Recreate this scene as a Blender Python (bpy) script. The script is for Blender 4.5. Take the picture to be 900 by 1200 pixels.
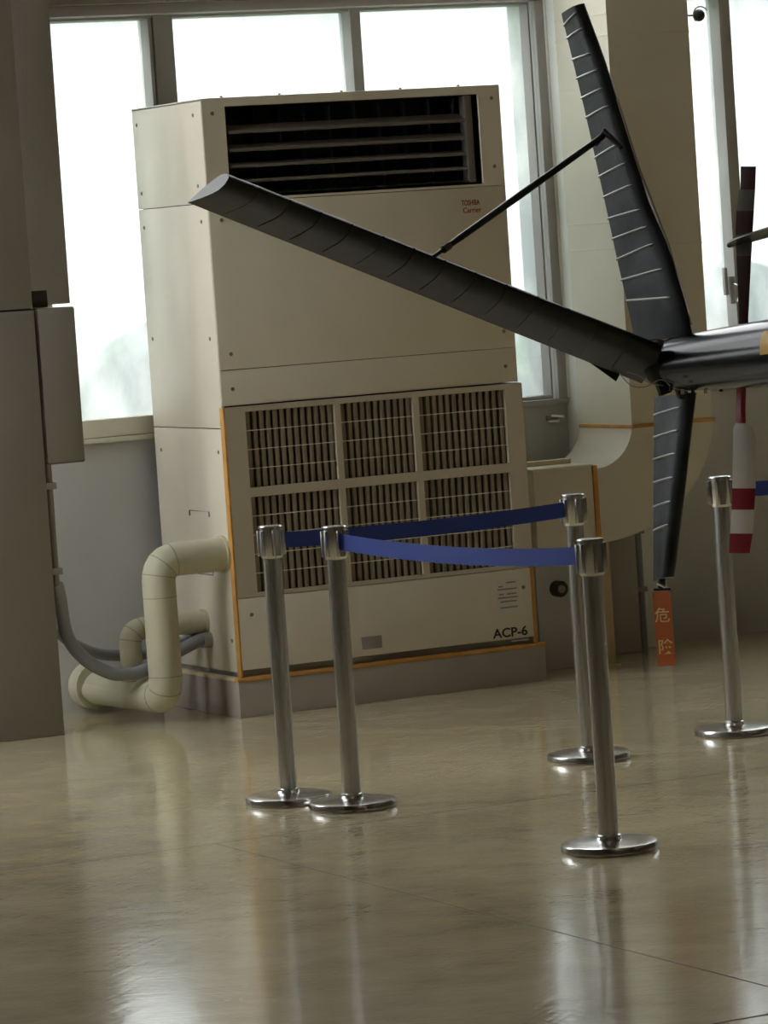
import bpy, bmesh, math, random
from mathutils import Vector, Matrix
random.seed(7)
sc = bpy.context.scene
for o in list(bpy.data.objects): bpy.data.objects.remove(o)
C = sc.collection
PI = math.pi

# ------------------------------------------------------------------ camera
FPX = 4628.7
CAM = Vector((-6.25269692, -14.02484712, 1.8))
AR = Vector((0.8926375876, -0.4458335929, -0.0665623363))
AU = Vector((0.0894930268, 0.0305512745, 0.9955187682))
AF = Vector((0.4418021450, 0.8945943366, -0.0671702137))
cd = bpy.data.cameras.new('camera')
cd.sensor_fit = 'VERTICAL'; cd.sensor_height = 32.0; cd.lens = 32.0 * FPX / 1200.0
cd.clip_start = 0.1; cd.clip_end = 400
cam = bpy.data.objects.new('camera', cd); C.objects.link(cam)
M = Matrix((AR, AU, -AF)).transposed().to_4x4(); M.translation = CAM
cam.matrix_world = M
sc.camera = cam
def ray(u, v): return AF * FPX + AR * (u - 450) - AU * (v - 600)
def at(u, v, t): return CAM + ray(u, v) * (t / FPX)            # photo point at distance t along the view
def aty(u, v, y): d = ray(u, v); return CAM + d * ((y - CAM.y) / d.y)
def atz(u, v, z=0): d = ray(u, v); return CAM + d * ((z - CAM.z) / d.z)

# ------------------------------------------------------------------ world / light
EXPOSURE = 0.84
WORLD = 4.1
FILL = 0.6  # strength of the added fill lamps
w = bpy.data.worlds.new('sky'); sc.world = w; w.use_nodes = True
bg = w.node_tree.nodes['Background']; bg.inputs[0].default_value = (0.96, 0.985, 1.0, 1); bg.inputs[1].default_value = WORLD
sc.view_settings.view_transform = 'Standard'; sc.view_settings.look = 'None'
sc.view_settings.exposure = EXPOSURE; sc.view_settings.gamma = 1; sc.view_settings.use_curve_mapping = False

# ------------------------------------------------------------------ materials
def lin(c): return tuple((x / 255 / 12.92) if x / 255 <= 0.04045 else ((x / 255 + 0.055) / 1.055) ** 2.4 for x in c)
def mat(name, col, rough=0.5, metal=0.0, bump=0.0, bscale=80, var=0.0, vscale=4, spec=0.5, coat=0.0, stretch=(1, 1, 1)):
    m = bpy.data.materials.new(name); m.use_nodes = True; nt = m.node_tree; N = nt.nodes; L = nt.links
    b = N['Principled BSDF']
    b.inputs['Roughness'].default_value = rough; b.inputs['Metallic'].default_value = metal
    b.inputs['Specular IOR Level'].default_value = spec; b.inputs['Coat Weight'].default_value = coat
    b.inputs['Base Color'].default_value = (*col, 1)
    tc = N.new('ShaderNodeTexCoord'); mp = N.new('ShaderNodeMapping'); mp.inputs['Scale'].default_value = stretch
    L.new(tc.outputs['Object'], mp.inputs['Vector'])
    if var:
        n = N.new('ShaderNodeTexNoise'); n.inputs['Scale'].default_value = vscale; n.inputs['Detail'].default_value = 6
        L.new(mp.outputs[0], n.inputs['Vector'])
        r = N.new('ShaderNodeMapRange'); r.inputs['From Min'].default_value = 0.3; r.inputs['From Max'].default_value = 0.7
        r.inputs['To Min'].default_value = 1 - var; r.inputs['To Max'].default_value = 1 + var
        L.new(n.outputs['Fac'], r.inputs['Value'])
        h = N.new('ShaderNodeMixRGB'); h.blend_type = 'MULTIPLY'; h.inputs['Fac'].default_value = 1
        h.inputs['Color1'].default_value = (*col, 1)
        L.new(r.outputs[0], h.inputs['Color2']); L.new(h.outputs[0], b.inputs['Base Color'])
    if bump:
        n2 = N.new('ShaderNodeTexNoise'); n2.inputs['Scale'].default_value = bscale; n2.inputs['Detail'].default_value = 3
        L.new(mp.outputs[0], n2.inputs['Vector'])
        bp = N.new('ShaderNodeBump'); bp.inputs['Strength'].default_value = bump; bp.inputs['Distance'].default_value = 0.01
        L.new(n2.outputs['Fac'], bp.inputs['Height']); L.new(bp.outputs[0], b.inputs['Normal'])
    return m

IVORY = (0.70, 0.645, 0.52)
m_ivory = mat('ivory_painted_steel', IVORY, 0.42, bump=0.04, bscale=300, var=0.03)
m_ivory2 = mat('ivory_grille_plastic', (0.52, 0.46, 0.35), 0.5, var=0.03)
m_slat = mat('brown_grille_slat', (0.26, 0.215, 0.15), 0.6)
m_coil = mat('dark_filter', (0.045, 0.036, 0.026), 0.8, var=0.2, vscale=30)
m_wire = mat('pale_wire', (0.75, 0.68, 0.52), 0.4)
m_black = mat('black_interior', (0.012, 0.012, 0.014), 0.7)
m_louvre = mat('grey_louvre', (0.15, 0.135, 0.115), 0.5)
m_fin = mat('dark_blue_fin', (0.03, 0.032, 0.045), 0.6)
m_orange = mat('orange_edging', (0.56, 0.29, 0.07), 0.6, var=0.15, vscale=14)
m_conc = mat('painted_concrete', (0.40, 0.36, 0.31), 0.7, bump=0.1, bscale=60, var=0.06)
m_chan = mat('grey_channel', (0.30, 0.28, 0.24), 0.5)
m_screw = mat('screw_metal', (0.22, 0.20, 0.16), 0.45, metal=0.6)
m_pipe = mat('cream_insulation', (0.52, 0.50, 0.355), 0.5, bump=0.12, bscale=25, var=0.05, vscale=8)
m_band = mat('pipe_band', (0.30, 0.28, 0.2), 0.5)
m_hose = mat('grey_conduit', (0.24, 0.25, 0.26), 0.4)
m_wall = mat('grey_blue_wall_paint', (0.58, 0.58, 0.565), 0.7, bump=0.06, bscale=120, var=0.05, vscale=2.5)
m_wallup = mat('wall_paint_upper', (0.36, 0.35, 0.33), 0.75, var=0.03)
m_frame = mat('window_frame_aluminium', (0.42, 0.40, 0.38), 0.45, metal=0.0, var=0.03)
m_cream = mat('cream_sill', (0.74, 0.70, 0.56), 0.5, var=0.04)
m_pillar = mat('pillar_paint', (0.27, 0.245, 0.21), 0.7, bump=0.08, bscale=90, var=0.05, vscale=3)
m_duct = mat('beige_duct', (0.66, 0.615, 0.50), 0.5, var=0.03)
m_ductw = mat('white_duct_side', (0.84, 0.84, 0.79), 0.5, var=0.02)
m_tan = mat('tan_post', (0.56, 0.43, 0.25), 0.55, var=0.06)
m_tanl = mat('light_wood_strip', (0.72, 0.60, 0.40), 0.55)
m_steel = mat('brushed_steel', (0.60, 0.60, 0.59), 0.27, metal=1.0, var=0.05, vscale=20, stretch=(1, 1, 0.05))
m_steelb = mat('satin_steel_base', (0.66, 0.65, 0.63), 0.22, metal=1.0)
m_belt = mat('blue_webbing', (0.030, 0.065, 0.34), 0.75, bump=0.15, bscale=400)
m_heli = mat('olive_black_skin', (0.0065, 0.0085, 0.009), 0.42, bump=0.16, bscale=9, var=0.5, vscale=7, spec=0.22)
m_fincol = mat('dark_grey_green_fin', (0.020, 0.025, 0.027), 0.42, bump=0.25, bscale=10, var=0.6, vscale=7, spec=0.25)
m_boom = mat('gloss_dark_boom', (0.010, 0.014, 0.016), 0.22, var=0.1, bump=0.02, bscale=20, spec=0.35)
m_litskin = mat('lit_skin_grey', (0.24, 0.245, 0.235), 0.35)  # paler than the skin, so the beads carry their highlight in colour
m_red = mat('dark_red_paint', (0.26, 0.012, 0.03), 0.5)
m_redshade = mat('red_band_shaded', (0.06, 0.02, 0.025), 0.5)  # shaded copy of the red band, for the silhouetted upper blade
m_whiteshade = mat('white_band_shaded', (0.16, 0.16, 0.16), 0.5)  # shaded copy of the white band, same blade
m_white = mat('white_paint', (0.70, 0.70, 0.68), 0.5)
m_tag = mat('orange_tag', (0.72, 0.22, 0.10), 0.6)
m_tagtext = mat('pale_yellow_print', (1.0, 0.85, 0.5), 0.6)
m_yellow = mat('yellow_plate', (0.72, 0.42, 0.06), 0.5)
m_ink = mat('black_ink', (0.02, 0.018, 0.015), 0.7)
m_redink = mat('red_ink', (0.25, 0.03, 0.02), 0.7)
m_paper = mat('sticker_paper', (0.62, 0.58, 0.50), 0.6)
m_greyink = mat('grey_print', (0.25, 0.22, 0.17), 0.7)
m_chrome = mat('chrome_handle', (0.75, 0.74, 0.72), 0.15, metal=1.0)
m_lamp = mat('fill_lamp_housing', (0.6, 0.6, 0.6), 0.5)
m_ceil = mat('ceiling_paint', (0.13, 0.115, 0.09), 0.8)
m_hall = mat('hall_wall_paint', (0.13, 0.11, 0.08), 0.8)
m_hallcab = mat('cabinet_grey_brown', (0.40, 0.37, 0.32), 0.6)
m_foil = mat('crumpled_wrap', (0.62, 0.60, 0.54), 0.4, bump=0.8, bscale=18, var=0.2, vscale=25)
m_sub = mat('dark_joint', (0.05, 0.045, 0.035), 0.8)
m_ground = mat('outside_grass', (0.12, 0.20, 0.09), 0.9, var=0.3, vscale=2)
m_leaf = mat('hedge_green', (0.10, 0.19, 0.08), 0.9, var=0.4, vscale=3)

def floor_material():
    m = bpy.data.materials.new('epoxy_floor'); m.use_nodes = True; nt = m.node_tree; N = nt.nodes; L = nt.links
    b = N['Principled BSDF']; tc = N.new('ShaderNodeTexCoord')
    def noise(scale, detail, mapscale=(1, 1, 1), rot=0):
        mr = N.new('ShaderNodeMapping'); mr.inputs['Rotation'].default_value = (0, 0, rot); L.new(tc.outputs['Object'], mr.inputs['Vector'])
        mp = N.new('ShaderNodeMapping'); mp.inputs['Scale'].default_value = mapscale
        L.new(mr.outputs[0], mp.inputs['Vector'])
        n = N.new('ShaderNodeTexNoise'); n.inputs['Scale'].default_value = scale; n.inputs['Detail'].default_value = detail
        L.new(mp.outputs[0], n.inputs['Vector']); return n
    n1 = noise(0.9, 7); n2 = noise(5, 6); 
    cr = N.new('ShaderNodeValToRGB'); cr.color_ramp.elements[0].position = 0.28; cr.color_ramp.elements[0].color = (0.40, 0.33, 0.19, 1)
    cr.color_ramp.elements[1].position = 0.78; cr.color_ramp.elements[1].color = (0.84, 0.72, 0.47, 1)
    mx = N.new('ShaderNodeMath'); mx.operation = 'MULTIPLY_ADD'; mx.inputs[1].default_value = 0.4
    L.new(n2.outputs['Fac'], mx.inputs[0])
    m3 = N.new('ShaderNodeMath'); m3.operation = 'MULTIPLY'; m3.inputs[1].default_value = 0.6; L.new(n1.outputs['Fac'], m3.inputs[0])
    L.new(m3.outputs[0], mx.inputs[2]); L.new(mx.outputs[0], cr.inputs['Fac'])
    # fine scratches in two directions
    col = cr.outputs['Color']
    for rot, sc_ in ((0.55, (2.2, 130, 1)), (-0.5, (1.8, 150, 1)), (1.25, (2.0, 110, 1)), (-1.1, (3.0, 160, 1))):
        ns = noise(1.0, 2, sc_, rot)
        th = N.new('ShaderNodeMapRange'); th.inputs['From Min'].default_value = 0.61; th.inputs['From Max'].default_value = 0.70
        th.inputs['To Max'].default_value = 0.40
        L.new(ns.outputs['Fac'], th.inputs['Value'])
        mm = N.new('ShaderNodeMixRGB'); mm.inputs['Color2'].default_value = (0.55, 0.50, 0.40, 1)
        L.new(th.outputs[0], mm.inputs['Fac']); L.new(col, mm.inputs['Color1']); col = mm.outputs[0]
    L.new(col, b.inputs['Base Color'])
    nr = noise(2.2, 5)
    rr = N.new('ShaderNodeMapRange'); rr.inputs['From Min'].default_value = 0.3; rr.inputs['From Max'].default_value = 0.7
    rr.inputs['To Min'].default_value = 0.085; rr.inputs['To Max'].default_value = 0.165
    L.new(nr.outputs['Fac'], rr.inputs['Value']); L.new(rr.outputs[0], b.inputs['Roughness'])
    nb = noise(14, 3); nb2 = noise(3.0, 2)
    ad = N.new('ShaderNodeMath'); ad.operation = 'ADD'; L.new(nb.outputs['Fac'], ad.inputs[0])
    ml = N.new('ShaderNodeMath'); ml.operation = 'MULTIPLY'; ml.inputs[1].default_value = 2.5; L.new(nb2.outputs['Fac'], ml.inputs[0]); L.new(ml.outputs[0], ad.inputs[1])
    last = ad
    for rot, amp in ((0.45, 0.9), (-0.7, 0.8), (1.4, 0.5)):
        sn = noise(1.0, 3, (3.0, 55, 1), rot); mu = N.new('ShaderNodeMath'); mu.operation = 'MULTIPLY_ADD'; mu.inputs[1].default_value = amp
        L.new(sn.outputs['Fac'], mu.inputs[0]); L.new(last.outputs[0], mu.inputs[2]); last = mu
    bp = N.new('ShaderNodeBump'); bp.inputs['Strength'].default_value = 0.09; bp.inputs['Distance'].default_value = 0.01
    L.new(last.outputs[0], bp.inputs['Height']); L.new(bp.outputs[0], b.inputs['Normal'])
    b.inputs['Specular IOR Level'].default_value = 0.85; b.inputs['Coat Weight'].default_value = 0.5; b.inputs['Coat Roughness'].default_value = 0.10
    return m
m_floor = floor_material()

def frosted():
    m = bpy.data.materials.new('frosted_glass'); m.use_nodes = True; nt = m.node_tree; N = nt.nodes; L = nt.links
    N.remove(N['Principled BSDF']); out = N['Material Output']
    tr = N.new('ShaderNodeBsdfTranslucent'); rf = N.new('ShaderNodeBsdfRefraction'); gl = N.new('ShaderNodeBsdfGlossy')
    rf.inputs['IOR'].default_value = 1.02; rf.inputs['Roughness'].default_value = 0.55; rf.inputs['Color'].default_value = (0.34, 0.35, 0.345, 1)
    gl.inputs['Roughness'].default_value = 0.3
    tc = N.new('ShaderNodeTexCoord'); n = N.new('ShaderNodeTexNoise'); n.inputs['Scale'].default_value = 1.7; n.inputs['Detail'].default_value = 8; n.inputs['Roughness'].default_value = 0.6
    mp = N.new('ShaderNodeMapping'); mp.inputs['Scale'].default_value = (1.5, 1, 0.8); L.new(tc.outputs['Object'], mp.inputs['Vector']); L.new(mp.outputs[0], n.inputs['Vector'])
    cr = N.new('ShaderNodeValToRGB'); cr.color_ramp.elements[0].position = 0.36; cr.color_ramp.elements[0].color = (0.18, 0.205, 0.203, 1)
    cr.color_ramp.elements[1].position = 0.62; cr.color_ramp.elements[1].color = (0.47, 0.485, 0.475, 1)
    L.new(n.outputs['Fac'], cr.inputs['Fac']); L.new(cr.outputs[0], tr.inputs['Color'])
    mx = N.new('ShaderNodeMixShader'); mx.inputs['Fac'].default_value = 0.30; L.new(tr.outputs[0], mx.inputs[1]); L.new(rf.outputs[0], mx.inputs[2])
    m2 = N.new('ShaderNodeMixShader'); m2.inputs['Fac'].default_value = 0.05; L.new(mx.outputs[0], m2.inputs[1]); L.new(gl.outputs[0], m2.inputs[2])
    L.new(m2.outputs[0], out.inputs['Surface']); return m
m_frost = frosted()
def clear():
    m = bpy.data.materials.new('clear_back_face'); m.use_nodes = True; N = m.node_tree.nodes
    N.remove(N['Principled BSDF']); t = N.new('ShaderNodeBsdfTransparent'); m.node_tree.links.new(t.outputs[0], N['Material Output'].inputs['Surface']); return m
m_clear = clear()
m_glass = bpy.data.materials.new('clear_glass'); m_glass.use_nodes = True
_n = m_glass.node_tree.nodes; _n.remove(_n['Principled BSDF']); _t = _n.new('ShaderNodeBsdfTransparent'); _g = _n.new('ShaderNodeBsdfGlossy'); _g.inputs['Roughness'].default_value = 0.02
_x = _n.new('ShaderNodeMixShader'); _x.inputs['Fac'].default_value = 0.08
m_glass.node_tree.links.new(_t.outputs[0], _x.inputs[1]); m_glass.node_tree.links.new(_g.outputs[0], _x.inputs[2]); m_glass.node_tree.links.new(_x.outputs[0], _n['Material Output'].inputs['Surface'])

# ------------------------------------------------------------------ mesh helpers
class MB:
    def __init__(s): s.v = []; s.f = []; s.mi = []
    def add(s, verts, faces, mi=0):
        k = len(s.v); s.v += [tuple(x) for x in verts]; s.f += [tuple(i + k for i in f) for f in faces]; s.mi += [mi] * len(faces); return s
    def box(s, x0, x1, y0, y1, z0, z1, bev=0.0, mi=0):
        if bev <= 0:
            return s.add([(x0,y0,z0),(x1,y0,z0),(x1,y1,z0),(x0,y1,z0),(x0,y0,z1),(x1,y0,z1),(x1,y1,z1),(x0,y1,z1)],
                         [(0,3,2,1),(4,5,6,7),(0,1,5,4),(1,2,6,5),(2,3,7,6),(3,0,4,7)], mi)
        bm = bmesh.new(); bmesh.ops.create_cube(bm, size=1)
        for v in bm.verts: v.co = Vector(((x0+x1)/2 + v.co.x*(x1-x0), (y0+y1)/2 + v.co.y*(y1-y0), (z0+z1)/2 + v.co.z*(z1-z0)))
        bmesh.ops.bevel(bm, geom=list(bm.edges), offset=bev, segments=2, affect='EDGES', profile=0.6)
        bm.verts.ensure_lookup_table(); r = s.add([v.co for v in bm.verts], [[v.index for v in f.verts] for f in bm.faces], mi); bm.free(); return r
    def loft(s, secs, caps=True, mi=0, mis=None):
        n = len(secs[0]); vs = [p for q in secs for p in q]; k = len(s.v); s.v += [tuple(x) for x in vs]
        for i in range(len(secs) - 1):
            for j in range(n):
                a = i*n + j; b = i*n + (j+1) % n
                s.f.append((k+a, k+b, k+b+n, k+a+n)); s.mi.append(mis[i] if mis else mi)
        if caps:
            s.f.append(tuple(k + j for j in reversed(range(n)))); s.mi.append(mis[0] if mis else mi)
            s.f.append(tuple(k + (len(secs)-1)*n + j for j in range(n))); s.mi.append(mis[-1] if mis else mi)
        return s
    def tube(s, pts, r, seg=16, mi=0, caps=True):
        pts = [Vector(p) for p in pts]; rs = r if isinstance(r, (list, tuple)) else [r]*len(pts)
        d0 = (pts[1]-pts[0]).normalized(); up = Vector((0,0,1)) if abs(d0.z) < 0.9 else Vector((1,0,0))
        x = d0.cross(up).normalized(); secs = []
        for i, p in enumerate(pts):
            d = ((pts[min(i+1,len(pts)-1)] - p).normalized() + (p - pts[max(i-1,0)]).normalized()).normalized()
            x = (x - d*x.dot(d)).normalized(); y = d.cross(x)
            secs.append([p + (x*math.cos(a) + y*math.sin(a))*rs[i] for a in [2*PI*k/seg for k in range(seg)]])
        return s.loft(secs, caps, mi)
    def lathe(s, prof, c=(0,0,0), seg=32, mi=0):      # prof (r,z)
        return s.loft([[ (c[0]+r*math.cos(2*PI*k/seg), c[1]+r*math.sin(2*PI*k/seg), c[2]+z) for k in range(seg)] for r, z in prof], True, mi)
    def prism_xz(s, poly, y0, y1, mi=0):
        return s.loft([[(x, y0, z) for x, z in poly], [(x, y1, z) for x, z in poly]], True, mi)
    def build(s, name, m, parent=None, smooth=True, ang=35):
        me = bpy.data.meshes.new(name); me.from_pydata(s.v, [], s.f)
        for mm in (m if isinstance(m, (list, tuple)) else [m]): me.materials.append(mm)
        me.polygons.foreach_set('material_index', s.mi)
        bm = bmesh.new(); bm.from_mesh(me); bmesh.ops.recalc_face_normals(bm, faces=bm.faces); bm.to_mesh(me); bm.free()
        if smooth: me.shade_smooth(); me.set_sharp_from_angle(angle=math.radians(ang))
        me.update(); o = bpy.data.objects.new(name, me); C.objects.link(o)
        if parent is not None:
            o.parent = parent; o.matrix_parent_inverse = PM(parent).inverted()
        return o
def PM(o):
    m = o.matrix_basis.copy() if o.parent is None else PM(o.parent) @ o.matrix_parent_inverse @ o.matrix_basis
    return m
def thing(name, label, cat, loc=(0,0,0), group=None):
    o = bpy.data.objects.new(name, None); C.objects.link(o); o.location = loc; o.empty_display_size = 0.1
    o['label'] = label; o['category'] = cat
    if group: o['group'] = group
    return o
def tag(o, label, cat, group=None):
    o['label'] = label; o['category'] = cat
    if group: o['group'] = group
    return o
def struct(name, loc=(0,0,0)):
    o = bpy.data.objects.new(name, None); C.objects.link(o); o.location = loc; o['kind'] = 'structure'; return o
def sbuild(mb, name, m, **k): o = mb.build(name, m, **k); o['kind'] = 'structure'; return o
def inst(src, parent, loc):
    c = src.copy(); C.objects.link(c); c.parent = parent; c.location = loc; return c
def panel(mb, x0, x1, z0, z1, holes, y0, y1, mi=0):        # a plate in XZ with rectangular holes, one connected mesh
    xs = sorted({x0, x1, *[h[0] for h in holes], *[h[1] for h in holes]}); zs = sorted({z0, z1, *[h[2] for h in holes], *[h[3] for h in holes]})
    def solid(i, j):
        if i < 0 or j < 0 or i >= len(xs)-1 or j >= len(zs)-1: return False
        cx = (xs[i]+xs[i+1])/2; cz = (zs[j]+zs[j+1])/2
        return not any(h[0] < cx < h[1] and h[2] < cz < h[3] for h in holes)
    idx = {}; V = []; Fc = []
    def vid(i, j, b):
        if (i, j, b) not in idx: idx[(i, j, b)] = len(V); V.append((xs[i], y1 if b else y0, zs[j]))
        return idx[(i, j, b)]
    for i in range(len(xs)-1):
        for j in range(len(zs)-1):
            if not solid(i, j): continue
            q = [(i,j),(i+1,j),(i+1,j+1),(i,j+1)]
            Fc.append([vid(*a, 0) for a in q]); Fc.append([vid(*a, 1) for a in reversed(q)])
            for (di, dj), (a, b) in (((0,-1),(0,1)),((1,0),(1,2)),((0,1),(2,3)),((-1,0),(3,0))):
                if not solid(i+di, j+dj): Fc.append([vid(*q[a],0), vid(*q[b],0), vid(*q[b],1), vid(*q[a],1)])
    return mb.add(V, Fc, mi)
def arc(c, r, a0, a1, n, plane='xz', y=0):
    out = []
    for k in range(n+1):
        a = a0 + (a1-a0)*k/n; out.append((c[0]+r*math.cos(a), c[1]+r*math.sin(a)))
    return out
def spline(pts, n=8):
    pts = [Vector(p) for p in pts]; P = [pts[0]*2-pts[1]] + pts + [pts[-1]*2-pts[-2]]; out = []
    for i in range(1, len(P)-2):
        for k in range(n):
            t = k/n; a, b, c, d = P[i-1], P[i], P[i+1], P[i+2]
            out.append(0.5*((2*b)+(c-a)*t+(2*a-5*b+4*c-d)*t*t+(-a+3*b-3*c+d)*t**3))
    out.append(pts[-1]); return out
def text_mesh(body, size, name, m, parent, origin, xdir=(1,0,0), ydir=(0,0,1), ext=0.0004, bold=0.0, align='LEFT', sx=1.0):
    cu = bpy.data.curves.new('t', 'FONT'); cu.body = body; cu.size = size; cu.extrude = ext; cu.offset = bold; cu.align_x = align
    cu.resolution_u = 4
    o = bpy.data.objects.new('t', cu); C.objects.link(o); bpy.context.view_layer.update()
    me = bpy.data.meshes.new_from_object(o.evaluated_get(bpy.context.evaluated_depsgraph_get()))
    bpy.data.objects.remove(o); me.materials.clear(); me.materials.append(m)
    X = Vector(xdir).normalized(); Y = Vector(ydir).normalized(); Z = X.cross(Y)
    mt = Matrix((X*sx, Y, Z)).transposed().to_4x4(); mt.translation = Vector(origin); me.transform(mt)
    q = bpy.data.objects.new(name, me); C.objects.link(q)
    if parent is not None: q.parent = parent; q.matrix_parent_inverse = PM(parent).inverted()
    return q

WY = 0.757   # inner face of the window wall
# ------------------------------------------------------------------ floor (slabs with open joints)
fl = struct('floor')
sbuild(MB().box(-13, 15, -25, WY+0.25, -0.12, -0.0008), 'subfloor', m_sub, parent=fl)
slabs = []
ys = [-25, -20.3, -16.85, -13.37, -9.89, -6.41, -2.93, WY+0.001]
for j in range(len(ys)-1):
    near = j == len(ys)-2
    if near: xs_ = [-3.1, 3.2, 8, 15]
    else: xs_ = [-13, -8.4, -4.9, -1.43, 3.2, 6.6, 10, 15]
    for i in range(len(xs_)-1):
        g = 0.0034; h = 0.007
        b = MB().box(xs_[i]+g, xs_[i+1]-g, ys[j]+h, ys[j+1]-(h if not near else 0), -0.012, 0)
        b.build('slab', m_floor, fl, smooth=False)

# ------------------------------------------------------------------ window wall
ZS, ZH = 1.10, 2.79
ADDED_LEFTW = [(-1.25, 0.70, 1.15, 5.7)]  # unseen side window, added to throw light on the cabinet side
groups = [(-2.9, -1.2), (-0.37, 1.90), (2.42, 4.70), (5.7, 8.0), (9.0, 11.3)]
wb = MB(); panel(wb, -3.3, 15, -0.1, 6.2, [(a, b, ZS, ZH) for a, b in groups] + [(a, b, 2.98, 5.95) for a, b in groups], WY, WY+0.22)
sbuild(wb, 'wall_back', m_wall, smooth=False)
lw = MB(); panel(lw, -4.6, WY, 0, 6.2, ADDED_LEFTW, 0, 0.2); lw.v = [(-3.1-y, x, z) for x, y, z in lw.v]
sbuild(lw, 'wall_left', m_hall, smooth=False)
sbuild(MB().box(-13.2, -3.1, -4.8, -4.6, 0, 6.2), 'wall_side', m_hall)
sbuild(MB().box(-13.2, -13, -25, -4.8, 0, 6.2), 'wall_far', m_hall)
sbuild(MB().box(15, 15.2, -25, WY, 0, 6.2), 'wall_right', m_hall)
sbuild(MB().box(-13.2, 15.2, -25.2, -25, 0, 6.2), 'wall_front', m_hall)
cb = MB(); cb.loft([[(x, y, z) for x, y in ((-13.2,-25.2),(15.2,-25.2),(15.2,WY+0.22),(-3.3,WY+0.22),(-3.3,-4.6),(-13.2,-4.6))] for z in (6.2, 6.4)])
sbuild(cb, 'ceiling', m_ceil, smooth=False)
sbuild(MB().box(-60, 60, WY+0.25, 80, -0.3, -0.15), 'ground', m_ground)

def pane(win, x0, x1, z0, z1, y=WY+0.09):
    b = MB(); b.add([(x0,y,z0),(x1,y,z0),(x1,y,z1),(x0,y,z1),(x0,y+.005,z0),(x1,y+.005,z0),(x1,y+.005,z1),(x0,y+.005,z1)], [(0,1,2,3)], 0)
    b.v = b.v; b.f += [(4,7,6,5),(0,4,5,1),(1,5,6,2),(2,6,7,3),(3,7,4,0)]; b.mi += [1]*5
    return b.build('pane', [m_frost, m_clear], win, smooth=False)
def bar(win, name, x0, x1, y0, y1, z0, z1, m=None, bev=0.004): return MB().box(x0,x1,y0,y1,z0,z1,bev).build(name, m or m_frame, win)
wn = 0
for gi, (a, b) in enumerate(groups):
    for lev in (0, 1):
        wn += 1; win = struct('window_%d' % wn)
        z0, z1 = (ZS, ZH) if lev == 0 else (2.98, 5.95)  # upper row is unseen, added to brighten hall and floor
        fy0, fy1 = WY+0.02, WY+0.12
        main = gi == 1 and lev == 0
        if main: mull = [(0.158, 0.245), (1.048, 1.096)]
        elif gi == 2 and lev == 0: mull = [(2.836, 2.892), (3.70, 3.76)]
        else:
            d = (b-a)/3; mull = [(a+d-.03, a+d+.03), (a+2*d-.03, a+2*d+.03)]
        edges = [a] + [q for m_ in mull for q in m_] + [b]
        bar(win, 'head_rail', a, b, fy0, fy1, z1-0.012, z1+0.0)
        bar(win, 'jamb', a-0.0, a+0.008, fy0, fy1, z0, z1); bar(win, 'jamb', b-0.008, b, fy0, fy1, z0, z1)
        bar(win, 'bottom_rail', a, b, fy0, fy1, z0, z0+0.016)
        for (p, q) in mull: bar(win, 'mullion', p, q, fy0-0.01, fy1, z0, z1)
        for k in range(3):
            x0, x1 = edges[2*k], edges[2*k+1]
            zb = z0+0.016
            if main and k == 0:
                zb = 1.177; bar(win, 'sash_rail', x0, x1, WY-0.012, fy1, z0+0.005, zb, m_cream)
                bar(win, 'sash_stile', x1-0.022, x1-0.006, fy0-0.008, fy1, zb, z1-.012)
            if lev: MB().box(x0, x1, WY+0.09, WY+0.095, zb, z1-0.012).build('pane', m_glass, win)
            else: pane(win, x0, x1, zb, z1-0.012)
for (a, b, z0, z1) in ADDED_LEFTW:
    wn += 1; win = struct('window_%d' % wn)
    for (ya, yb, za, zb) in ((a, a+.05, z0, z1), (b-.05, b, z0, z1), (a, b, z0, z0+.05), (a, b, z1-.05, z1), ((a+b)/2-.03, (a+b)/2+.03, z0, z1), (a, b, (z0+z1)/2-.03, (z0+z1)/2+.03)):
        MB().box(-3.24, -3.16, ya, yb, za, zb, 0.003).build('frame_bar', m_frame, win)
    MB().box(-3.205, -3.20, a, b, z0, z1).build('pane', m_glass, win)
# the interior head casing and sill strips near the main window
s = struct('trim_1'); MB().box(-0.62, 2.10, WY-0.05, WY, 2.792, 2.835, 0.004).build('head_casing', m_frame, s)
MB().box(-0.62, 2.10, WY-0.10, WY, 2.835, 2.96, 0.004).build('lintel_shade', m_pillar, s)  # dark band over the window, lintel shade put into its colour
s = struct('trim_2'); MB().box(-0.40, 0.03, WY-0.035, WY, 1.083, 1.103, 0.004).build('sill_board', m_cream, s)
s = struct('trim_3'); MB().box(1.90, 1.945, WY-0.03, WY, 1.10, 2.79, 0.004).build('jamb_casing', m_frame, s)
MB().box(1.950, 2.33, 0.650, WY, 0.0, 6.2, 0.006).build('pilaster', m_ductw, s)
MB().box(1.942, 2.33, 0.715, WY, 1.10, 6.2, 0.006).build('pilaster_edge', m_ductw, s)
MB().box(1.60, 1.95, WY-0.03, WY, 1.078, 1.100, 0.003).build('sill_strip', m_frame, s)
s = struct('trim_4'); MB().box(2.40, 2.836, WY-0.03, WY, 1.07, 1.10, 0.003).build('sill_strip', m_frame, s)

# hedge outside, seen only as a blur through the frosted panes
hb = MB(); n = 60; secs = []
for i in range(n+1):
    x = -14 + 30*i/n; h = 1.45 + 0.25*math.sin(i*1.3) + random.uniform(-.12, .12)
    secs.append([(x, 1.7+random.uniform(-.1,.1), -0.15), (x, 1.6+random.uniform(-.1,.1), h*.6), (x, 1.9, h), (x, 2.3, h*.95), (x, 2.5, h*.5), (x, 2.4, -0.15)])
tag(hb.loft(secs).build('hedge', m_leaf), 'green hedge outside, a faint blur behind the frosted windows', 'hedge')

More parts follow.
